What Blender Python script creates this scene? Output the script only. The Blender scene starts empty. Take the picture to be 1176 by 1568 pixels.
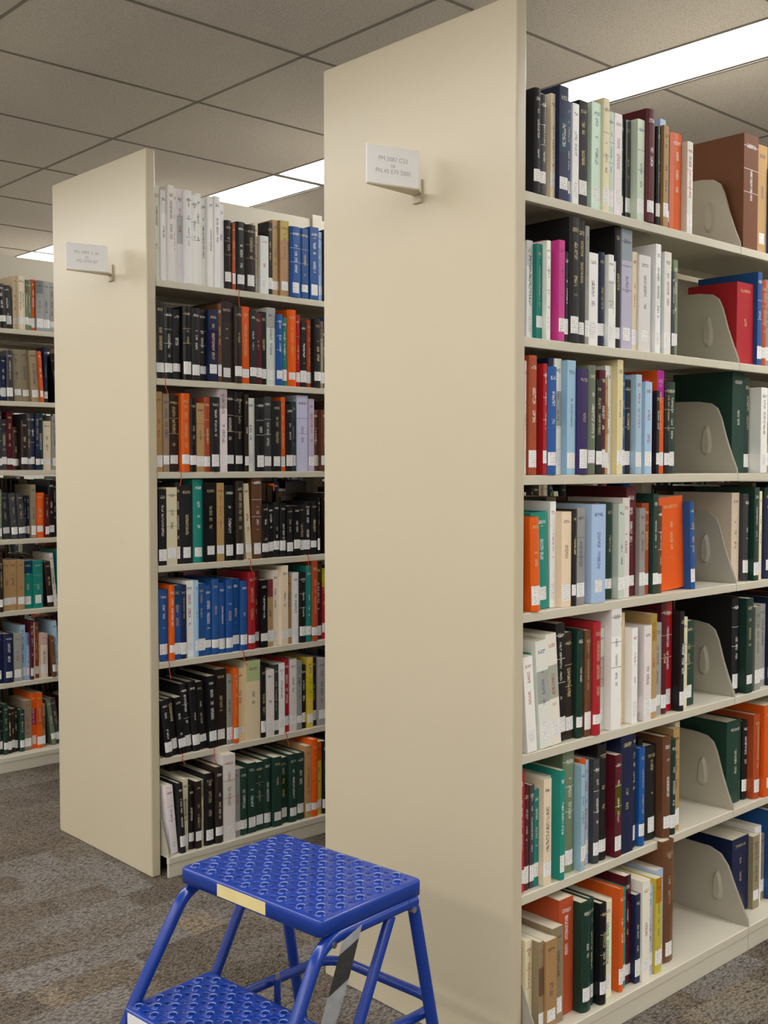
import bpy, math, random, re
from mathutils import Vector, Matrix
random.seed(11)
scene = bpy.context.scene
COL = scene.collection
try:
    scene.view_settings.view_transform = 'Standard'
    scene.view_settings.look = 'None'
except Exception: pass

def s2l(c):
    c = c/255.0
    return c/12.92 if c <= 0.04045 else ((c+0.055)/1.055)**2.4
def hexl(h): return tuple(s2l(int(h[i:i+2], 16)) for i in (0, 2, 4))

# ------------------------------------------------------------ node helpers
class NT:
    def __init__(s, name):
        s.m = bpy.data.materials.new(name); s.m.use_nodes = True
        s.t = s.m.node_tree; s.n = s.t.nodes; s.l = s.t.links
        s.b = s.n['Principled BSDF']
    def inp(s, sock, v):
        if isinstance(v, bpy.types.NodeSocket): s.l.new(v, sock)
        elif v is not None: sock.default_value = v
    def math(s, op, a, b=None, c=None, clamp=False):
        n = s.n.new('ShaderNodeMath'); n.operation = op; n.use_clamp = clamp
        s.inp(n.inputs[0], a); s.inp(n.inputs[1], b); s.inp(n.inputs[2], c)
        return n.outputs[0]
    def mix(s, f, a, b):
        n = s.n.new('ShaderNodeMix'); n.data_type = 'RGBA'
        s.inp(n.inputs[0], f)
        s.inp(n.inputs[6], a if isinstance(a, bpy.types.NodeSocket) else (*a[:3], 1))
        s.inp(n.inputs[7], b if isinstance(b, bpy.types.NodeSocket) else (*b[:3], 1))
        return n.outputs[2]
    def noise(s, vec, scale, detail=2, rough=.5):
        n = s.n.new('ShaderNodeTexNoise'); s.inp(n.inputs['Vector'], vec)
        n.inputs['Scale'].default_value = scale; n.inputs['Detail'].default_value = detail
        n.inputs['Roughness'].default_value = rough
        return n.outputs['Fac']
    def comb(s, x, y, z=0.0):
        n = s.n.new('ShaderNodeCombineXYZ')
        s.inp(n.inputs[0], x); s.inp(n.inputs[1], y); s.inp(n.inputs[2], z); return n.outputs[0]
    def sep(s, v):
        n = s.n.new('ShaderNodeSeparateXYZ'); s.inp(n.inputs[0], v); return n.outputs
    def geo(s):
        return s.n.new('ShaderNodeNewGeometry').outputs['Position']
    def ramp(s, f, pts):
        n = s.n.new('ShaderNodeValToRGB'); s.inp(n.inputs[0], f)
        e = n.color_ramp.elements
        while len(e) < len(pts): e.new(.5)
        for i, (p, c) in enumerate(pts):
            e[i].position = p; e[i].color = (*c, 1)
        return n.outputs[0]
    def bump(s, h, st, dist):
        n = s.n.new('ShaderNodeBump'); n.inputs['Strength'].default_value = st
        n.inputs['Distance'].default_value = dist; s.inp(n.inputs['Height'], h)
        s.l.new(n.outputs[0], s.b.inputs['Normal'])
    def base(s, c): s.inp(s.b.inputs['Base Color'], c if isinstance(c, bpy.types.NodeSocket) else (*c[:3], 1))
    def rough(s, v): s.inp(s.b.inputs['Roughness'], v)

def paint(name, col, rough=.45, var=.05, metal=0.0, spec=.5, scale=3.0, bump=0.0):
    t = NT(name); g = t.geo()
    f = t.noise(g, scale, 2)
    t.base(t.mix(f, [c*(1-var) for c in col], [min(1, c*(1+var)) for c in col]))
    t.rough(t.math('MULTIPLY_ADD', f, .12, rough-.06))
    t.b.inputs['Metallic'].default_value = metal
    t.b.inputs['Specular IOR Level'].default_value = spec
    if bump: t.bump(t.noise(g, 400, 1), bump, .0006)
    return t.m

BEIGE = paint('beige_steel_enamel', (.59, .523, .385), .34, .03, scale=1.5, bump=.08)
SHELF = paint('shelf_enamel', (.64, .60, .49), .42, .04)
BRKT = paint('bracket_enamel', (.46, .43, .35), .42, .05)
BLUE = paint('blue_enamel', (.006, .040, .30), .22, .12, scale=12)
BLUEW = paint('worn_steel_rim', (.30, .36, .52), .35, .6, metal=.3, scale=60)
DARK = paint('dark_rubber', (.02, .02, .02), .7, .2)
STEEL = paint('galvanised_steel', (.45, .45, .46), .35, .15, metal=.9)
YELLOW = paint('yellow_tape', (.83, .70, .34), .55, .08, scale=30)
CARD = paint('white_card', (.90, .90, .92), .5, .01)
INK = paint('printed_ink', (.50, .52, .57), .6, .02)
WALL = paint('painted_wall', (.72, .69, .62), .8, .03)
BASEB = paint('baseboard_vinyl', (.10, .09, .08), .6, .05)
TBAR = paint('ceiling_tbar_paint', (.26, .245, .225), .6, .05)
TBARW = paint('fixture_divider_paint', (.62, .60, .56), .6, .05)
TAG = paint('grey_plastic_tag', (.30, .31, .33), .3, .25, scale=40)
TAGB = paint('black_label', (.03, .03, .03), .4, .5, scale=80)
RIB = paint('red_ribbon', (.5, .06, .02), .7, .1)

def mat_ceiling():
    t = NT('acoustic_tile'); g = t.geo()
    f = t.noise(g, 190, 3, .75)
    mm = t.math('MULTIPLY_ADD', t.math('SUBTRACT', f, .55), 14.0, 0.0, clamp=True)
    c = t.mix(t.noise(g, 1.2, 1), (.76, .735, .70), (.84, .815, .78))
    t.base(t.mix(t.math('MULTIPLY', mm, .75), c, (.38, .35, .32)))
    t.rough(.95); t.bump(t.math('SUBTRACT', 1.0, mm), .5, .003)
    return t.m
CEIL = mat_ceiling()

def mat_light():
    t = NT('fluorescent_lens')
    t.base((.9, .9, .9))
    t.inp(t.b.inputs['Emission Color'], (1.0, .98, .94, 1))
    t.inp(t.b.inputs['Emission Strength'], LSTR)
    return t.m
LSTR = 16.5
LENS = mat_light()

def mat_carpet():
    t = NT('carpet_tile'); g = t.geo()
    wob = t.noise(g, 45, 2)
    sx = t.sep(g)
    v = t.comb(t.math('ADD', sx[0], t.math('MULTIPLY', wob, .03)), t.math('ADD', sx[1], t.math('MULTIPLY', wob, .03)), 0.0)
    def brick(w, h, off):
        br = t.n.new('ShaderNodeTexBrick'); t.inp(br.inputs['Vector'], v)
        br.inputs['Color1'].default_value = (0, 0, 0, 1); br.inputs['Color2'].default_value = (1, 1, 1, 1)
        br.inputs['Mortar'].default_value = (.5, .5, .5, 1)
        br.inputs['Scale'].default_value = 1.0; br.inputs['Mortar Size'].default_value = 0.0
        br.inputs['Brick Width'].default_value = w; br.inputs['Row Height'].default_value = h
        br.offset = off
        return br.outputs['Color']
    f = t.math('ADD', t.math('MULTIPLY', brick(.30, .13, .37), .55), t.math('MULTIPLY', brick(.21, .26, .43), .30))
    f = t.math('ADD', f, t.math('MULTIPLY', t.noise(g, 5, 2), .20))
    c = t.ramp(f, [(.12, hexl('3b332b')), (.34, hexl('5a4e42')), (.48, hexl('756a5e')), (.60, hexl('8a8684')), (.72, hexl('665a4d')), (.88, hexl('98886e')), (1.0, hexl('89857d'))])
    vo = t.n.new('ShaderNodeTexVoronoi'); t.inp(vo.inputs['Vector'], t.comb(t.math('MULTIPLY', sx[0], .5), sx[1], 0.0))
    vo.inputs['Scale'].default_value = 185
    h = vo.outputs['Distance']
    fine = t.noise(g, 210, 1, .8)
    k = t.math('MULTIPLY_ADD', t.math('SUBTRACT', fine, .5), 3.6, .5, clamp=True)
    c = t.mix(t.math('MULTIPLY', k, .42), c, hexl('c6bcae'))
    c = t.mix(t.math('MULTIPLY', h, .85), c, hexl('1d1813'))
    t.base(c); t.rough(.95); t.b.inputs['Specular IOR Level'].default_value = .1
    t.bump(t.math('SUBTRACT', 1.0, h), .9, .004)
    return t.m
CARPET = mat_carpet()

def mat_pages():
    t = NT('book_pages'); g = t.geo(); s = t.sep(g)
    f = t.noise(t.comb(t.math('MULTIPLY', s[0], 900), t.math('MULTIPLY', s[1], 8), t.math('MULTIPLY', s[2], 8)), 1.0, 1)
    t.base(t.mix(f, (.50, .43, .30), (.82, .77, .64))); t.rough(.85)
    return t.m
PAGES = mat_pages()

def mat_cover():
    t = NT('book_cover')
    def attr(n):
        a = t.n.new('ShaderNodeAttribute'); a.attribute_name = n; return a
    ac, ax, ai = attr('cov'), attr('txc'), attr('inf')
    i = t.sep(ai.outputs['Vector']); R, W, H = i[0], i[1], i[2]
    uv = t.sep(t.n.new('ShaderNodeUVMap').outputs[0]); u, v = uv[0], uv[1]
    au = t.math('ABSOLUTE', u)
    spine = t.math('LESS_THAN', au, .2)
    vn = t.math('DIVIDE', v, H)
    def rng(x, a, b): return t.math('MULTIPLY', t.math('GREATER_THAN', x, a), t.math('LESS_THAN', x, b))
    def hsh(k): return t.math('FRACT', t.math('MULTIPLY', R, k))
    seed = t.math('MULTIPLY', R, 511.0)
    let = t.noise(t.comb(t.math('MULTIPLY', u, 520), t.math('MULTIPLY', v, 420), seed), 1.0, 0)
    word = t.noise(t.comb(7.0, t.math('MULTIPLY', v, 45), seed), 1.0, 0)
    a0 = t.math('MULTIPLY_ADD', hsh(17.3), .2, .30)
    b0 = t.math('MULTIPLY_ADD', hsh(31.7), .30, .60)
    zone = t.math('MULTIPLY', t.math('GREATER_THAN', vn, a0), t.math('LESS_THAN', vn, b0))
    tw = t.math('MINIMUM', t.math('MULTIPLY', W, t.math('MULTIPLY_ADD', hsh(53.1), .12, .10)), .0055)
    zone = t.math('MULTIPLY', zone, t.math('LESS_THAN', au, tw))
    title = t.math('MULTIPLY', zone, t.math('GREATER_THAN', word, .44))
    z2 = t.math('MULTIPLY', rng(vn, .88, .915), t.math('LESS_THAN', au, t.math('MULTIPLY', W, .30)))
    title = t.math('MAXIMUM', title, z2)
    title = t.math('MULTIPLY', title, t.math('GREATER_THAN', let, .50))
    bandf = t.math('GREATER_THAN', hsh(7.7), .75)
    p = t.math('FRACT', t.math('MULTIPLY', vn, 5.0))
    rules = t.math('MULTIPLY', rng(p, .47, .495), rng(vn, .3, .97))
    title = t.math('MAXIMUM', title, t.math('MULTIPLY', rules, bandf))
    title = t.math('MULTIPLY', title, spine)
    blk = t.math('MULTIPLY', t.math('GREATER_THAN', hsh(91.3), .80), rng(vn, .74, 1.01))
    blk2 = t.math('MULTIPLY', t.math('LESS_THAN', hsh(91.3), .14), rng(vn, .42, .72))
    blk = t.math('MULTIPLY', t.math('MAXIMUM', blk, blk2), spine)
    c0 = ac.outputs['Color']
    hsv = t.n.new('ShaderNodeHueSaturation'); t.inp(hsv.inputs['Hue'], t.math('MULTIPLY_ADD', hsh(13.9), .3, .35))
    hsv.inputs['Saturation'].default_value = 1.2; t.inp(hsv.inputs['Value'], t.math('MULTIPLY_ADD', hsh(23.9), .8, .4)); t.inp(hsv.inputs['Color'], c0)
    c1 = t.mix(t.math('MULTIPLY', blk, ax.outputs['Alpha']), c0, hsv.outputs[0])
    c2 = t.mix(t.math('MULTIPLY', title, .8), c1, ax.outputs['Color'])
    lo = t.math('MULTIPLY_ADD', hsh(71.3), .012, .014)
    hi = t.math('MULTIPLY_ADD', hsh(43.7), .010, .048)
    lab = t.math('MULTIPLY', t.math('GREATER_THAN', v, lo), t.math('LESS_THAN', v, hi))
    lab = t.math('MULTIPLY', t.math('MULTIPLY', lab, spine), ac.outputs['Alpha'])
    lab = t.math('MULTIPLY', lab, t.math('LESS_THAN', au, .014))
    lin = t.math('GREATER_THAN', t.math('FRACT', t.math('MULTIPLY', v, 210)), .55)
    lt = t.math('GREATER_THAN', let, .52)
    lt = t.math('MULTIPLY', t.math('MULTIPLY', lin, lt), t.math('LESS_THAN', au, t.math('MULTIPLY', W, .3)))
    lc = t.mix(t.math('MULTIPLY', lt, .5), (.90, .90, .90), (.1, .1, .1))
    t.base(t.mix(lab, c2, lc))
    t.rough(t.math('MULTIPLY_ADD', hsh(5.3), .35, .28))
    t.b.inputs['Specular IOR Level'].default_value = .4
    return t.m
COVER = mat_cover()

# ------------------------------------------------------------ mesh helper
class MB:
    def __init__(s): s.v = []; s.f = []; s.m = []
    def add(s, vs, fs, mi=0):
        o = len(s.v); s.v += [tuple(p) for p in vs]
        s.f += [tuple(o+i for i in f) for f in fs]; s.m += [mi]*len(fs)
    def box(s, a, b, mi=0):
        x0, y0, z0 = a; x1, y1, z1 = b
        s.add([(x0,y0,z0),(x1,y0,z0),(x1,y1,z0),(x0,y1,z0),(x0,y0,z1),(x1,y0,z1),(x1,y1,z1),(x0,y1,z1)],
              [(0,3,2,1),(4,5,6,7),(0,1,5,4),(1,2,6,5),(2,3,7,6),(3,0,4,7)], mi)
    def prism(s, a, b, mi=0):
        n = len(a)
        s.add(list(a)+list(b), [tuple(range(n))[::-1], tuple(range(n, 2*n))] + [(i, (i+1) % n, n+(i+1) % n, n+i) for i in range(n)], mi)
    def make(s, name, mats, parent=None, bevel=0, smooth=False):
        me = bpy.data.meshes.new(name); me.from_pydata(s.v, [], s.f)
        for m in mats: me.materials.append(m)
        me.polygons.foreach_set('material_index', s.m)
        if smooth: me.polygons.foreach_set('use_smooth', [True]*len(me.polygons))
        me.update()
        import bmesh
        bm = bmesh.new(); bm.from_mesh(me); bmesh.ops.recalc_face_normals(bm, faces=bm.faces); bm.to_mesh(me); bm.free()
        o = bpy.data.objects.new(name, me); COL.objects.link(o)
        if parent: o.parent = parent
        if bevel:
            b = o.modifiers.new('bevel', 'BEVEL'); b.width = bevel; b.segments = 3; b.limit_method = 'ANGLE'
            w = o.modifiers.new('wn', 'WEIGHTED_NORMAL'); 
            me.polygons.foreach_set('use_smooth', [True]*len(me.polygons))
        return o
def empty(name, loc=(0, 0, 0)):
    e = bpy.data.objects.new(name, None); e.empty_display_size = .1; COL.objects.link(e); return e

# ------------------------------------------------------------ books
PAL = dict(K='18171a', W='eeece6', C='e6dabc', N='1a2648', B='1f5499', b='a9cbe6', L='c6c2da', G='1d3d33', g='728267',
           T='1a8a80', t='b89564', U='6b442c', u='2c201a', M='5a1824', R='a81e26', O='e35f12', o='ad4a26', P='cb3f8c',
           Y='dcc04a', S='a09f9c', s='3f4045', V='33275a', p='d5e5d5', w='f5f4f0', e='9a8a70', c='f0dcaa')
LIGHT = set('WCbLpwYcStPe')
class Books:
    def __init__(s): s.v=[]; s.f=[]; s.mi=[]; s.cov=[]; s.txc=[]; s.inf=[]; s.uv=[]
    def book(s, x, yf, z, w, h, dp, code, sgn=1, lean=0, label=1, soft=None):
        c = list(hexl(PAL[code])); k = random.uniform(.87, 1.14)
        c = [min(.92, max(.004, q*k*random.uniform(.94, 1.06))) for q in c]
        light = code in LIGHT
        if light: tx = random.choice([(.03,.03,.04),(.05,.05,.06),(.02,.05,.2),(.35,.03,.03)])
        else: tx = random.choice([(.75,.72,.65),(.62,.5,.25),(.8,.8,.8),(.5,.42,.25)])
        if soft is None: soft = light or random.random() < .35
        t = .0009 if soft else .0028
        inset = .0006 if soft else .0035
        bul = .0008 if soft else min(.005, w*.16)
        R = random.random()
        prof = [(0, dp), (0, 0)]; 
        for i in range(1, 4):
            q = i/4; prof.append((w*q, -bul*(1-(2*q-1)**2)*1.2))
        prof += [(w, 0), (w, dp), (w-t, dp), (w-t, t), (t, t), (t, dp)]
        n = len(prof); ca, sa = math.cos(lean), math.sin(lean)
        def P(px, py, pz):
            return (x + px*ca - pz*sa, yf + sgn*py, z + px*sa + pz*ca)
        o = len(s.v)
        for zz in (0, h):
            for (px, py) in prof: s.v.append(P(px, py, zz))
        fs = []
        for i in range(n):
            j = (i+1) % n
            fs.append(((o+i, o+j, o+n+j, o+n+i), 0, [(i,0),(j,0),(j,h),(i,h)], 1 <= i <= 4))
        for zz, base in ((0, o), (h, o+n)):
            fs.append(((base+0, base+1, base+9, base+10), 0, None, False))
            fs.append(((base+1, base+2, base+3, base+4, base+5, base+8, base+9), 0, None, False))
            fs.append(((base+5, base+6, base+7, base+8), 0, None, False))
        for idx, mi, uvd, sp in fs:
            s.f.append(idx); s.mi.append(mi)
            s.cov.append((*c, label)); s.txc.append((*tx, 1.0 if soft else 0.0)); s.inf.append((R, w, h))
            if sp: s.uv += [(prof[i][0]-w/2, v) for i, v in uvd]
            else: s.uv += [(9, 9)]*len(idx)
        o = len(s.v)
        a, b = t, w-t; y0, y1 = t, dp-inset; z0, z1 = inset, h-inset
        for (px,py,pz) in [(a,y0,z0),(b,y0,z0),(b,y1,z0),(a,y1,z0),(a,y0,z1),(b,y0,z1),(b,y1,z1),(a,y1,z1)]: s.v.append(P(px,py,pz))
        for f in [(0,3,2,1),(4,5,6,7),(2,3,7,6)]:
            s.f.append(tuple(o+i for i in f)); s.mi.append(1)
            s.cov.append((*c, label)); s.txc.append((*tx, 0)); s.inf.append((R, w, h)); s.uv += [(9, 9)]*4
    def make(s, name):
        me = bpy.data.meshes.new(name); me.from_pydata(s.v, [], s.f)
        me.materials.append(COVER); me.materials.append(PAGES)
        me.polygons.foreach_set('material_index', s.mi)
        a = me.attributes.new('cov', 'FLOAT_COLOR', 'FACE'); a.data.foreach_set('color', [q for c in s.cov for q in c])
        a = me.attributes.new('txc', 'FLOAT_COLOR', 'FACE'); a.data.foreach_set('color', [q for c in s.txc for q in c])
        a = me.attributes.new('inf', 'FLOAT_VECTOR', 'FACE'); a.data.foreach_set('vector', [q for c in s.inf for q in c])
        uvl = me.uv_layers.new(name='UVMap'); uvl.data.foreach_set('uv', [q for c in s.uv for q in c])
        me.update()
        o = bpy.data.objects.new(name, me); COL.objects.link(o); return o

MIXA = 'KKKKKuuusssNNNGGgMMUUWWWCCCtteeoBbSSTL'+'RO'
DARKM = 'KKKKKKKuuuussNNGGMMUUtoeRWCB'
def run(bk, spec, x0, xend, z, yf, sgn, k0, k1, fill, pal=MIXA, hmin=.180, hmax=.258, jit=(.003, .040)):
    """spec tokens: <colour><width>[h<cm>][~<lean deg>][!]   (! = no call-number label)"""
    x = x0; acc = 0; lastlean = 0
    for tok in spec.split():
        m = re.match(r'([A-Za-z])([\d.]+)(?:h([\d.]+))?(?:~([\d.]+))?(!)?', tok)
        px = float(m.group(2)); w = px*(k0 + k1*(acc+px/2))*.001; acc += px
        h = float(m.group(3))/100 if m.group(3) else random.uniform(hmin, hmax)
        h += random.uniform(-.009, .012)
        lean = math.radians(float(m.group(4) or 0))
        if lean > lastlean: x += h*(math.sin(lean)-math.sin(lastlean))
        if x + w/math.cos(lean) > xend: return x
        dp = min(.250, h*random.uniform(.66, .76)) if h > .15 else .12
        bk.book(x, yf + sgn*random.uniform(*jit), z+.0006, w-.0008, h, dp, m.group(1), sgn, lean, 0.0 if m.group(5) else 1.0)
        x += w/math.cos(lean); lastlean = lean
    leanleft = 0; lean = 0
    while fill:
        w = random.choice([.012, .016, .02, .024, .028, .034, .04])*random.uniform(.85, 1.15)
        if x + w > xend: break
        c = random.choice(pal); h = random.uniform(hmin, hmax)
        rep = random.choice([1,1,1,1,1,2,3]) 
        if leanleft <= 0:
            lean = 0
            if random.random() < .07 and x + .15 < xend:
                lean = math.radians(random.uniform(3, 8)); leanleft = random.choice([2, 3, 4]); x += .262*math.sin(lean)
        for _ in range(rep):
            if x + w > xend: break
            bk.book(x, yf + sgn*random.uniform(*jit), z+.0006, w-.0008, h, min(.25, h*.7), c, sgn, lean, 1.0 if random.random() < .96 else 0.0)
            x += w/math.cos(lean); leanleft -= 1
    return x

# ------------------------------------------------------------ shelving
HP = 2.29
ZS = [.066, .373, .683, .991, 1.288, 1.583, 1.891]     # top surface of the shelves
SEC = .890
PROT = .050                                             # the base deck is deeper than the shelves
def shelving(yf, yb, nsec, xs):
    e = empty('library_bookshelf')
    yc = (yf+yb)/2; X0 = xs+.033
    mb = MB(); mb.box((xs, yf-.004, 0), (xs+.033, yb+.004, HP)); mb.make('end_panel', [BEIGE], e, .005)
    xe = X0+.002+nsec*SEC
    mb = MB(); mb.box((xe+.001, yf-.004, 0), (xe+.034, yb+.004, HP)); mb.make('end_panel_far', [BEIGE], e, .005)
    sh = MB(); up = MB(); br = MB(); bs = MB()
    for i in range(nsec+1):
        x = X0+.002+i*SEC
        if i in (0, nsec): x += .026*(1 if i == 0 else -1)
        up.box((x-.024, yc-.022, 0), (x+.024, yc+.022, HP-.02))
    up.box((X0+.002, yc-.012, 2.135), (xe, yc+.012, HP-.035))
    up.box((X0+.002, yc-.008, .0), (xe, yc+.008, .06))
    for i in range(nsec):
        a = X0+.003+i*SEC; b = a+SEC-.002
        for side in (0, 1):
            s = 1 if side == 0 else -1
            back = yc - s*.026
            for k, z in enumerate(ZS):
                f = (yf+.004 if side == 0 else yb-.004) - (s*PROT if k == 0 else 0)
                y0, y1 = sorted((f, back))
                sh.box((a, y0, z-.003), (b, y1, z))
                l0, l1 = sorted((f-s*.001, f+s*.014)); sh.box((a, l0, z-.021), (b, l1, z-.0005))
                l0, l1 = sorted((back, back-s*.008)); sh.box((a, l0, z-.02), (b, l1, z+.012))
                prof = [(0,-.002),(.002,.012),(.016,.045),(.034,.095),(.050,.150),(.062,.176),(.082,.190),(.12,.196),(.27,.200),(.27,-.002)]
                if k == 0: prof = [(0,-.002),(.003,.02),(.022,.06),(.045,.11),(.062,.150),(.085,.178),(.12,.190),(.31,.195),(.31,-.002)]
                for xx in (a+.0005, b-.0025):
                    br.prism([(xx, f+s*p, z+q) for p, q in prof], [(xx+.002, f+s*p, z+q) for p, q in prof])
                    td = []
                    for q in range(14):
                        an = q/14*2*math.pi
                        r = .012+.008*(1-math.sin(an))/2
                        td.append((.092+r*math.cos(an), .085+ (.048 if math.sin(an) > 0 else .038)*math.sin(an)))
                    t2 = [(.092+(p-.092)*.6, .085+(q-.085)*.78) for p, q in td]
                    d = 1 if xx < a+.01 else -1
                    o = xx+.001
                    br.prism([(o, f+s*p, z+q) for p, q in td], [(o+d*.010, f+s*p, z+q) for p, q in t2])
            f = (yf+.004 if side == 0 else yb-.004) - s*PROT
            l0, l1 = sorted((f+s*.001, f+s*.012)); bs.box((a, l0, 0), (b, l1, ZS[0]-.020))
    sh.make('shelf_trays', [SHELF], e, .0015); up.make('upright_frame', [SHELF], e, .002)
    br.make('shelf_end_brackets', [BRKT], e); bs.make('base_kickplate', [SHELF], e, .002)
    return e

R1F, R1B, XS1 = 1.530, 2.152, 1.789
R2F, R2B, XS2 = 3.042, 3.664, 1.810
R3F, R3B = 4.555, 5.177
R4F, R4B = 6.067, 6.689
shelving(R1F, R1B, 4, XS1); shelving(R2F, R2B, 4, XS2); shelving(R3F, R3B, 4, XS2); shelving(R4F, R4B, 4, XS2)

ROW1 = {
0: "C10h21 e8h20 t18h20 e17h21 o22h27! G16h26 G10h25 K10h24 C14h23 w10h23 O7h24 T8h23 M10h26 N8h22 w12h24 L10h23 Y10h23 b12h24 U18h30",
1: "R11h27 M10h24 s7h23 T7h22 C12h24 W12h24 T7h24 C9h22 g18h28 b6h24 O10h25 b8h25 s9h25 K14h28 P5h29 M10h24 N20h30! N12h30 B9h25 K7h26 K18h24 U13h26 G9h24 t10h27 C8h27",
2: "W15h22~5 T6h22~5 w18h24~5 W16h24~5 K14h26~2 u12h25~2 G10h25 U10h24 R12h26 p16h25 w16h29! c20h27 w9h24 K9h23 W12h24 t10h25 S13h23 M9h28 R14h28 K7h25 C12h24 G17h23",
3: "G9h17 O14h21~2 T26h22~2 w9h23 C15h22 K7h21 S12h22 C9h22 b22h22 K15h23 G11h22 p10h23 W11h23 M15h27 S9h22 o12h23 G8h24 U7h22 O38h23~3! B7h23~3",
4: "P7h26 W3h25 o12h26 T8h23 R6h23 B14h23 N8h25 W11h26 b13h25 V17h24 g12h25 K9h22 M10h23 t8h23 w10h25 c9h26 B5h23 K10h22 b9h23 C8h21 b11h22 P8h22 K5h21 O11h25 K9h23 G15h23",
5: "b17h21 w9h21 T9h21 w6h21 P12h21 P9h22 K6h20 K16h28 K14h27 S6h27 W16h21 N10h22 w8h21 W10h20 K9h28 L16h28 C8h24 W18h23 B5h20 w8h26 b9h27 W11h25 s5h21 g7h24",
6: "L7h22 w6h22 K10h22 s9h21 W13h22 C7h22 N14h24 B9h22 w10h22 K13h23 S8h22 p15h23 C9h26 p9h24 w12h23 G13h24 s8h24 p11h24 M14h26 M9h25 K7h24 t8h24 b9h26 N6h23 O19h24! W9h23",
}
END1 = {0: 2.46, 1: 2.57, 2: 2.66, 3: 2.60, 4: 2.53, 5: 2.55, 6: 2.61}
bk = Books()
X1 = XS1+.033; X2 = XS2+.033
for k, z in enumerate(ZS):
    for sct in range(0, 4):
        a = X1+.006+sct*SEC
        if sct == 0:
            run(bk, ROW1[k], a, END1[k], z, R1F-(.04 if k == 0 else 0), 1, 2.17, .0027, False, jit=(.003, .034))
        elif sct == 1:
            spec = {6: "U26h29.5! t18h29 B14h24", 5: "R30h22! B8h26 o10h23", 4: "G22h28! G10h27 w12h24", 3: "C14h24! s10h24 G9h25", 2: "K12h27 G12h26", 1: "G26h22! K9h23 o12h24 O20h25", 0: "N30h22! e12h21 w12h22"}[k]
            run(bk, spec, a+.02, a+SEC-.08, z, R1F, 1, 2.9, .003, True)
        else: run(bk, "", a, a+SEC-.06, z, R1F, 1, 1, 0, True)
        run(bk, "", a+.01, a+SEC-random.uniform(.03, .14), z, R1B, -1, 1, 0, True, DARKM)
bk.make('books_on_bookshelf')

ROW2 = {
0: "w11h22~5 K8h22~3 C8h23 K8h21 u9h21 C6h22 K15h23 u12h25 w19h29 S9h22 "+"G13h23 "*8+"t9h26 O10h27 Y8h25 K10h26 K10h24",
1: "K11h18~6 K11h18~6 K11h18~6 K11h22~5 K12h22~5 K11h23~4 K12h25~2 u17h25 S9h23 O8h25 c13h25 C22h26! K8h25 W13h24 s8h25 w10h24 R9h26 W11h25 S8h25 K9h22 Y9h25 K8h25 S12h24 B10h24",
2: "B15h23 O8h24 B10h24 N10h24 w12h26 b5h24 "+"B11h24 "*7+"R12h27 M8h27 K11h24 t10h24 W10h27 C11h28 t9h24 w10h25 K10h24 T9h27 o10h28 M10h28 R8h25",
3: "K12h24 C16h25 u7h26 K20h26 T16h26 K18h25 t11h25 K18h25 u12h27 C9h26~3 U16h28 "+"K10h18 "*9,
4: "t11h25 e9h24 u15h24 O13h25 K10h24 t12h23 o9h24 K15h24 W12h27 K12h26 K14h27 u6h25 w13h24 K13h25 s11h25 K15h25 O7h25 K12h24 G8h25 L18h27! L9h26",
5: "K13h23 K13h23 K13h23 K13h23 K13h24 K12h24 N15h24 U6h26 u19h26 u12h26 O12h26 K10h25 M11h25 K8h24 p14h26 B9h24 T9h24 O14h26 R8h24 K10h23 o8h24 K10h24",
6: "w9h29! w9h29! w9h29! w8h29! w9h29! w9h29! w9h29! w8h29! w9h29! w9h29! w9h29! w9h28! K10h22 o5h22 K14h23 u16h22 C7h23 W13h20 K9h24 t10h25 t14h25 B16h25 B16h25 B14h25 b9h25 N12h25",
}
bk = Books()
for k, z in enumerate(ZS):
    for sct in range(0, 4):
        a = X2+.008+sct*SEC
        if sct == 0: run(bk, ROW2[k], a, a+SEC-.02, z, R2F-(.04 if k == 0 else 0), 1, 2.42, .0017, True, DARKM, jit=(.004, .022))
        else: run(bk, "", a, a+SEC-.05, z, R2F, 1, 1, 0, True, DARKM)
        run(bk, "", a+.01, a+SEC-random.uniform(.03, .14), z, R2B, -1, 1, 0, True, DARKM)
bk.make('books_on_bookshelf')
for yf, yb in ((R3F, R3B), (R4F, R4B)):
    bk = Books()
    for k, z in enumerate(ZS):
        for sct in range(0, 4):
            a = X2+.008+sct*SEC
            run(bk, "", a, a+SEC-random.uniform(.02, .12), z, yf, 1, 1, 0, True, MIXA)
            run(bk, "", a, a+SEC-random.uniform(.02, .12), z, yb, -1, 1, 0, True, DARKM)
    bk.make('books_on_bookshelf')

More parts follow.
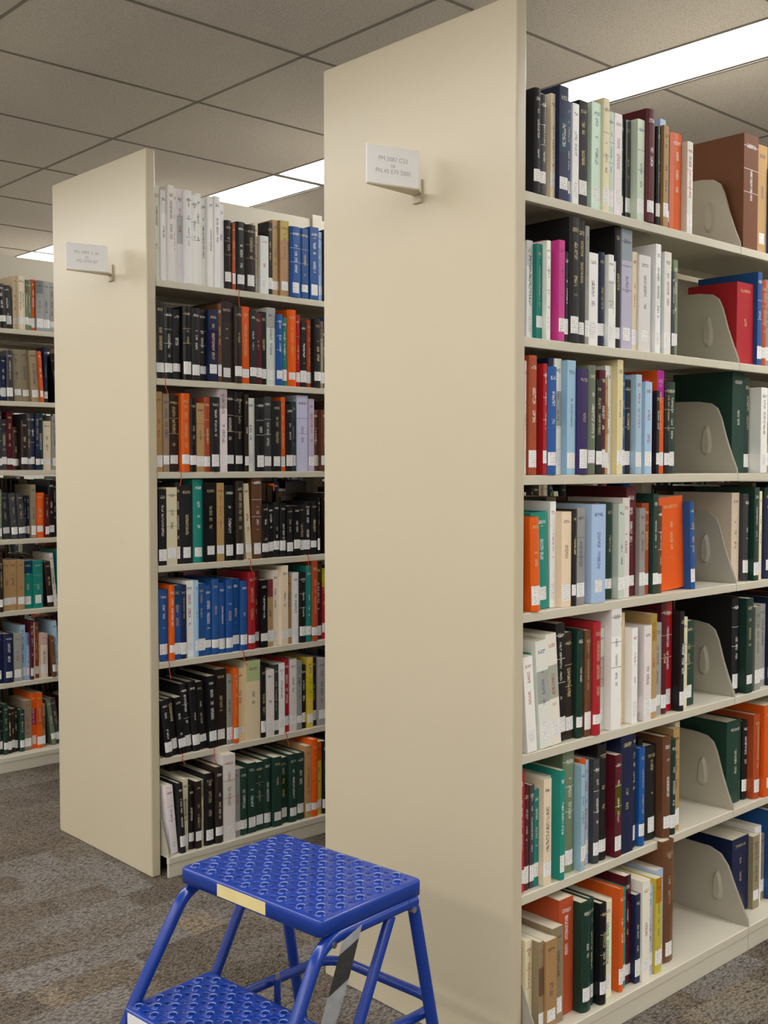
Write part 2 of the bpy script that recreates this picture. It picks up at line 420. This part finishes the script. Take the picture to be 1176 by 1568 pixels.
# ------------------------------------------------------------ aisle signs
def sign(yR, lines, xp):
    e = empty('aisle_sign')
    ox = xp-1.782
    xr, zb, zt = 1.752+ox, 1.928, 2.011
    dx, dy = -.132*math.cos(math.radians(13.8)), .132*math.sin(math.radians(13.8))
    A = Vector((xr, yR, 0)); B = Vector((xr+dx, yR+dy, 0))
    n = Vector((dy, -dx, 0)).normalized()
    if n.y < 0: n = -n
    def plate(P, Q, nn, th, z0, z1, mb):
        a = [(P.x, P.y, z0), (Q.x, Q.y, z0), (Q.x+nn.x*th, Q.y+nn.y*th, z0), (P.x+nn.x*th, P.y+nn.y*th, z0)]
        mb.prism(a, [(p[0], p[1], z1) for p in a])
    mb = MB(); plate(A, B, n, .003, zb, zt, mb)
    mb.make('sign_card', [CARD], e, .0006)
    mb = MB()
    q = 1.7822+ox
    F0 = (q-.002, yR+.020); F1 = (q-.002, yR+.045)
    tri = [(A.x-n.x*.002, A.y-n.y*.002), F0, F1, (B.x+n.x*.004, B.y+n.y*.004), (B.x-n.x*.002, B.y-n.y*.002)]
    mb.prism([(p[0], p[1], zb-.004) for p in tri], [(p[0], p[1], zb-.0003) for p in tri])
    mb.box((q-.006, yR+.018, zb-.022), (q-.0004, yR+.046, zb+.03))
    mb.make('sign_bracket', [BEIGE], e, .0008)
    cu = bpy.data.curves.new('sign_text', 'FONT'); cu.body = lines; cu.size = .0135; cu.align_x = 'CENTER'; cu.align_y = 'CENTER'
    cu.extrude = .0002; cu.materials.append(INK)
    o = bpy.data.objects.new('sign_text', cu); COL.objects.link(o); o.parent = e
    mid = (A+B)/2 - n*.0004
    o.location = (mid.x, mid.y, (zb+zt)/2)
    ux = (A-B).normalized(); uz = -n; uy = Vector((0, 0, 1))
    o.rotation_euler = Matrix((ux, uy, uz)).transposed().to_euler()
sign(1.785, "PM 5087 C53\nto\nPN 45 E79 2000", XS1)
sign(3.225, "PN 1993 .5 A1\nto\nPQ 4390 B7", XS2)

# ------------------------------------------------------------ step stool
def fillet(pts, r, n=8):
    pts = [Vector(p) for p in pts]; out = [pts[0]]
    for i in range(1, len(pts)-1):
        p, a, b = pts[i], pts[i-1], pts[i+1]
        d1 = (a-p); d2 = (b-p); rr = min(r, d1.length*.48, d2.length*.48)
        s, t = p+d1.normalized()*rr, p+d2.normalized()*rr
        for k in range(n+1):
            q = k/n; out.append(s*(1-q)**2 + p*2*q*(1-q) + t*q*q)
    out.append(pts[-1]); return out
def tube(name, pts, r, mat, parent, fr=.05, closed=False):
    cu = bpy.data.curves.new(name, 'CURVE'); cu.dimensions = '3D'; cu.bevel_depth = r; cu.bevel_resolution = 5; cu.use_fill_caps = True
    pp = fillet(pts, fr) if len(pts) > 2 else [Vector(p) for p in pts]
    sp = cu.splines.new('POLY'); sp.points.add(len(pp)-1)
    for i, p in enumerate(pp): sp.points[i].co = (*p, 1)
    sp.use_smooth = True; sp.use_cyclic_u = closed
    cu.materials.append(mat)
    o = bpy.data.objects.new(name, cu); COL.objects.link(o)
    if parent: o.parent = parent
    return o

def tread(name, x0, x1, y0, y1, z, nx, ny, parent, skirt=.030):
    mb = MB()
    cx, cy = (x1-x0-.02)/nx, (y1-y0-.02)/ny
    ax, ay = x0+.01, y0+.01
    sq = []
    for i in range(4): sq.append((-.5+i*.25, -.5))
    for i in range(4): sq.append((.5, -.5+i*.25))
    for i in range(4): sq.append((.5-i*.25, .5))
    for i in range(4): sq.append((-.5, .5-i*.25))
    for i in range(nx):
        for j in range(ny):
            mx, my = ax+(i+.5)*cx, ay+(j+.5)*cy
            big = (i+j) % 2 == 0
            rr = [(.0108, 0), (.0096, .0030), (.0082, .0040), (.0073, .0032), (.0070, -.004)] if big else [(.0062, 0), (.0054, -.0006), (.0050, -.004)]
            vs = [(mx+a*cx, my+b*cy, z) for a, b in sq]
            for r, dz in rr:
                for a, b in sq:
                    l = math.hypot(a, b); vs.append((mx+r*a/l, my+r*b/l, z+dz))
            for q in range(len(rr)):
                fs = [(q*16+k, q*16+(k+1) % 16, (q+1)*16+(k+1) % 16, (q+1)*16+k) for k in range(16)]
                if q == 0: mb.add(vs, fs, 0); base = len(mb.v)-len(vs)
                else:
                    mb.f += [tuple(base+t for t in f) for f in fs]; mb.m += [1 if (big and q == 3) else 0]*16
    def loop(inset, zz, rad):
        X0_, X1_, Y0_, Y1_ = x0+inset, x1-inset, y0+inset, y1-inset
        out = []
        for (cxx, cyy, a0) in ((X1_-rad, Y1_-rad, 0), (X0_+rad, Y1_-rad, 90), (X0_+rad, Y0_+rad, 180), (X1_-rad, Y0_+rad, 270)):
            for k in range(5):
                a = math.radians(a0+k*22.5); out.append((cxx+rad*math.cos(a), cyy+rad*math.sin(a), zz))
        return out
    loops = [loop(.010, z, .0005), loop(.006, z+.0003, .006), loop(.002, z-.001, .010), loop(0, z-.004, .012), loop(0, z-skirt, .012), loop(.004, z-skirt-.003, .010), loop(.010, z-skirt-.002, .006)]
    n = 20; vs = [p for l in loops for p in l]; fs = []
    for q in range(len(loops)-1):
        fs += [(q*n+k, q*n+(k+1) % n, (q+1)*n+(k+1) % n, (q+1)*n+k) for k in range(n)]
    mb.add(vs, fs, 0)
    return mb.make(name, [BLUE, BLUEW], parent, smooth=True)

st = empty('step_stool')
TZ = .500; SX0, SX1, SY0, SY1 = 1.210, 1.490, 1.504, 1.908
tread('top_tread', SX0, SX1, SY0, SY1, TZ, 10, 15, st)
LZ = .262; LX0, LX1 = 1.070, 1.285
tread('lower_tread', LX0, LX1, SY0+.005, SY1, LZ, 8, 15, st)
r = .0125
for nm, y, s in (('near', SY0+.014, -1), ('far', SY1-.014, 1)):
    yo = y + s*.006
    tube('side_frame_'+nm, [(SX1-.015, yo, TZ-.040), (SX0+.012, yo, TZ-.042), (1.085, yo+s*.012, .235), (1.005, yo+s*.018, .012)], r, BLUE, st, .045)
    tube('rear_leg_'+nm, [(SX1-.045, yo, TZ-.038), (SX1-.018, yo, TZ-.05), (1.560, yo+s*.012, .012)], r, BLUE, st, .02)
    tube('mid_brace_'+nm, [(1.405, yo, TZ-.050), (1.290, yo+s*.006, .235), (1.215, yo+s*.012, .06)], r*.85, BLUE, st, .03)
    for x in (1.005, 1.560):
        mb = MB(); c = (x, yo+s*(.018 if x < 1.2 else .012))
        ring = [(math.cos(q/16*6.2832), math.sin(q/16*6.2832)) for q in range(16)]
        mb.prism([(c[0]+.018*a, c[1]+.018*b, 0.0) for a, b in ring], [(c[0]+.0145*a, c[1]+.0145*b, .035) for a, b in ring])
        mb.make('rubber_foot_'+nm+('_front' if x < 1.2 else '_rear'), [DARK], st, smooth=False)
tube('rear_ring', [(1.235, SY1-.05, .215), (1.590, SY1-.05, .205), (1.590, SY0+.03, .205), (1.235, SY0+.03, .215)], r*.85, BLUE, st, .07)
tube('cross_brace', [(1.290, SY0+.01, .225), (1.290, SY1-.01, .225)], r*.8, BLUE, st)
tube('caster_stem', [(1.405, SY1-.075, .02), (1.405, SY1-.075, .225)], .0075, BLUE, st)
tube('caster_stem_bolt', [(1.405, SY1-.075, .220), (1.405, SY1-.075, .238)], .0045, STEEL, st)
tube('stem_link', [(1.290, SY1-.075, .17), (1.405, SY1-.075, .17)], .006, BLUE, st)
def bolt(x, y, z, s):
    tube('frame_bolt', [(x, y, z), (x, y+s*.010, z)], .006, STEEL, st)
bolt(SX1-.03, SY0+.004, TZ-.052, -1); bolt(SX0+.03, SY0+.004, TZ-.050, -1)
mb = MB(); mb.box((SX0-.0008, 1.650, TZ-.028), (SX0+.001, 1.790, TZ-.004)); mb.make('yellow_tape', [YELLOW], st)
mb = MB(); mb.box((LX0-.0008, 1.80, LZ-.028), (LX0+.001, 1.89, LZ-.004)); mb.make('white_tape', [CARD], st)
# hanging tag strip
mb = MB(); N = 14
vs = []
for q in range(N+1):
    f = q/N; x = 1.272-.150*f; z = .466-.29*f; y = SY0-.018-.010*math.sin(f*3.14)
    vs += [(x-.026, y, z-.008), (x+.026, y, z+.008)]
for q in range(N): mb.add([vs[2*q], vs[2*q+1], vs[2*q+3], vs[2*q+2]], [(0, 1, 2, 3)], 1 if 1 <= q <= 3 else 0)
o = mb.make('label_strip', [TAG, TAGB], st)
sm = o.modifiers.new('sol', 'SOLIDIFY'); sm.thickness = .0008
# the stool stands slightly skewed to the stacks
ang = math.radians(5.0); c = Vector((1.356, 1.704, 0)); Rm = Matrix.Rotation(ang, 4, 'Z')
st.rotation_euler = (0, 0, ang); st.location = c - (Rm @ c)

# ------------------------------------------------------------ loose ribbon bookmarks on the middle stack
rb = empty('bookmark_ribbons')
for x, zt, L in ((1.875, ZS[5], .05), (1.93, ZS[4], .045), (2.16, ZS[6], .06), (2.20, ZS[3], .05), (1.88, ZS[2], .055), (2.17, ZS[2], .05),
                 (2.05, ZS[1], .06), (1.93, ZS[1], .03), (2.35, ZS[1], .05), (2.45, ZS[3], .05)):
    y = R2F-.003
    tube('ribbon', [(x, y+.02, zt+.0025), (x, y, zt+.0018), (x+random.uniform(-.006, .006), y-.001, zt-L*.5), (x+random.uniform(-.012, .012), y-.004, zt-L)], .0013, RIB, rb, .008)

# ------------------------------------------------------------ room
RX0, RX1, RY0, RY1, CZ = -3.2, 8.2, -3.2, 9.0, 2.616
mb = MB(); mb.box((RX0, RY0, -.1), (RX1, RY1, 0)); mb.make('floor', [CARPET])
LX = [-2.40, .33, 3.062, 5.79]; LW = .295
mb = MB(); prev = RX0
for lx in LX:
    mb.box((prev, RY0, CZ), (lx, RY1, CZ+.03)); prev = lx+LW
mb.box((prev, RY0, CZ), (RX1, RY1, CZ+.03))
mb.box((RX0, RY0, CZ+.075), (RX1, RY1, CZ+.1))
mb.make('ceiling', [CEIL])
mb = MB(); dv = []
for lx in LX:
    for x in (lx-.004, lx-.81, lx-1.65, lx+LW+.004):
        if x > RX0+.05: mb.box((x-.005, RY0, CZ-.003), (x+.005, RY1, CZ+.001))
k = -9
while True:
    y = 2.81+.61*k
    if y > RY1: break
    if y > RY0:
        prev = RX0
        for lx in LX+[RX1]:
            mb.box((prev, y-.005, CZ-.003), (lx, y+.005, CZ+.001)); prev = lx+LW
        if k % 2 == 0: dv.append(y)
    k += 1
mb.make('trim_ceiling_grid', [TBAR])
for lx in LX:
    e = empty('ceiling_light'); mb = MB(); fr = MB(); dd = MB()
    mb.box((lx+.012, RY0+.02, CZ+.008), (lx+LW-.012, RY1-.02, CZ+.014))
    fr.box((lx+.001, RY0+.01, CZ+.0012), (lx+.012, RY1-.01, CZ+.02)); fr.box((lx+LW-.012, RY0+.01, CZ+.0012), (lx+LW-.001, RY1-.01, CZ+.02))
    for y in dv:
        dd.box((lx+.001, y-.020, CZ-.001), (lx+LW-.001, y+.020, CZ+.007)); fr.box((lx+.001, y-.005, CZ-.003), (lx+LW-.001, y+.005, CZ-.0012))
    mb.make('diffuser_lens', [LENS], e); fr.make('fixture_frame', [TBAR], e); dd.make('fixture_dividers', [TBARW], e)
for nm, a, b in (('south', (RX0-.1, RY0-.1, 0), (RX1+.1, RY0, CZ+.1)), ('north', (RX0-.1, RY1, 0), (RX1+.1, RY1+.1, CZ+.1)),
                 ('west', (RX0-.1, RY0, 0), (RX0, RY1, CZ+.1)), ('east', (RX1, RY0, 0), (RX1+.1, RY1, CZ+.1))):
    mb = MB(); mb.box(a, b); mb.make('wall_'+nm, [WALL])
for nm, a, b in (('south', (RX0, RY0, 0), (RX1, RY0+.008, .1)), ('north', (RX0, RY1-.008, 0), (RX1, RY1, .1)),
                 ('west', (RX0, RY0, 0), (RX0+.008, RY1, .1)), ('east', (RX1-.008, RY0, 0), (RX1, RY1, .1))):
    mb = MB(); mb.box(a, b); mb.make('baseboard_'+nm, [BASEB])

w = bpy.data.worlds.new('world'); scene.world = w; w.use_nodes = True
w.node_tree.nodes['Background'].inputs[0].default_value = (.5, .5, .5, 1)
w.node_tree.nodes['Background'].inputs[1].default_value = .2

# ------------------------------------------------------------ camera
cam = bpy.data.cameras.new('camera'); co = bpy.data.objects.new('camera', cam); COL.objects.link(co)
cam.sensor_fit = 'VERTICAL'; cam.sensor_height = 36; cam.sensor_width = 27
cam.lens = 36*1694/1568
co.location = (0, 0, 1.31)
co.rotation_euler = (math.radians(90-2.43), 0, math.radians(47.2-90))
cam.clip_start = .02
scene.camera = co
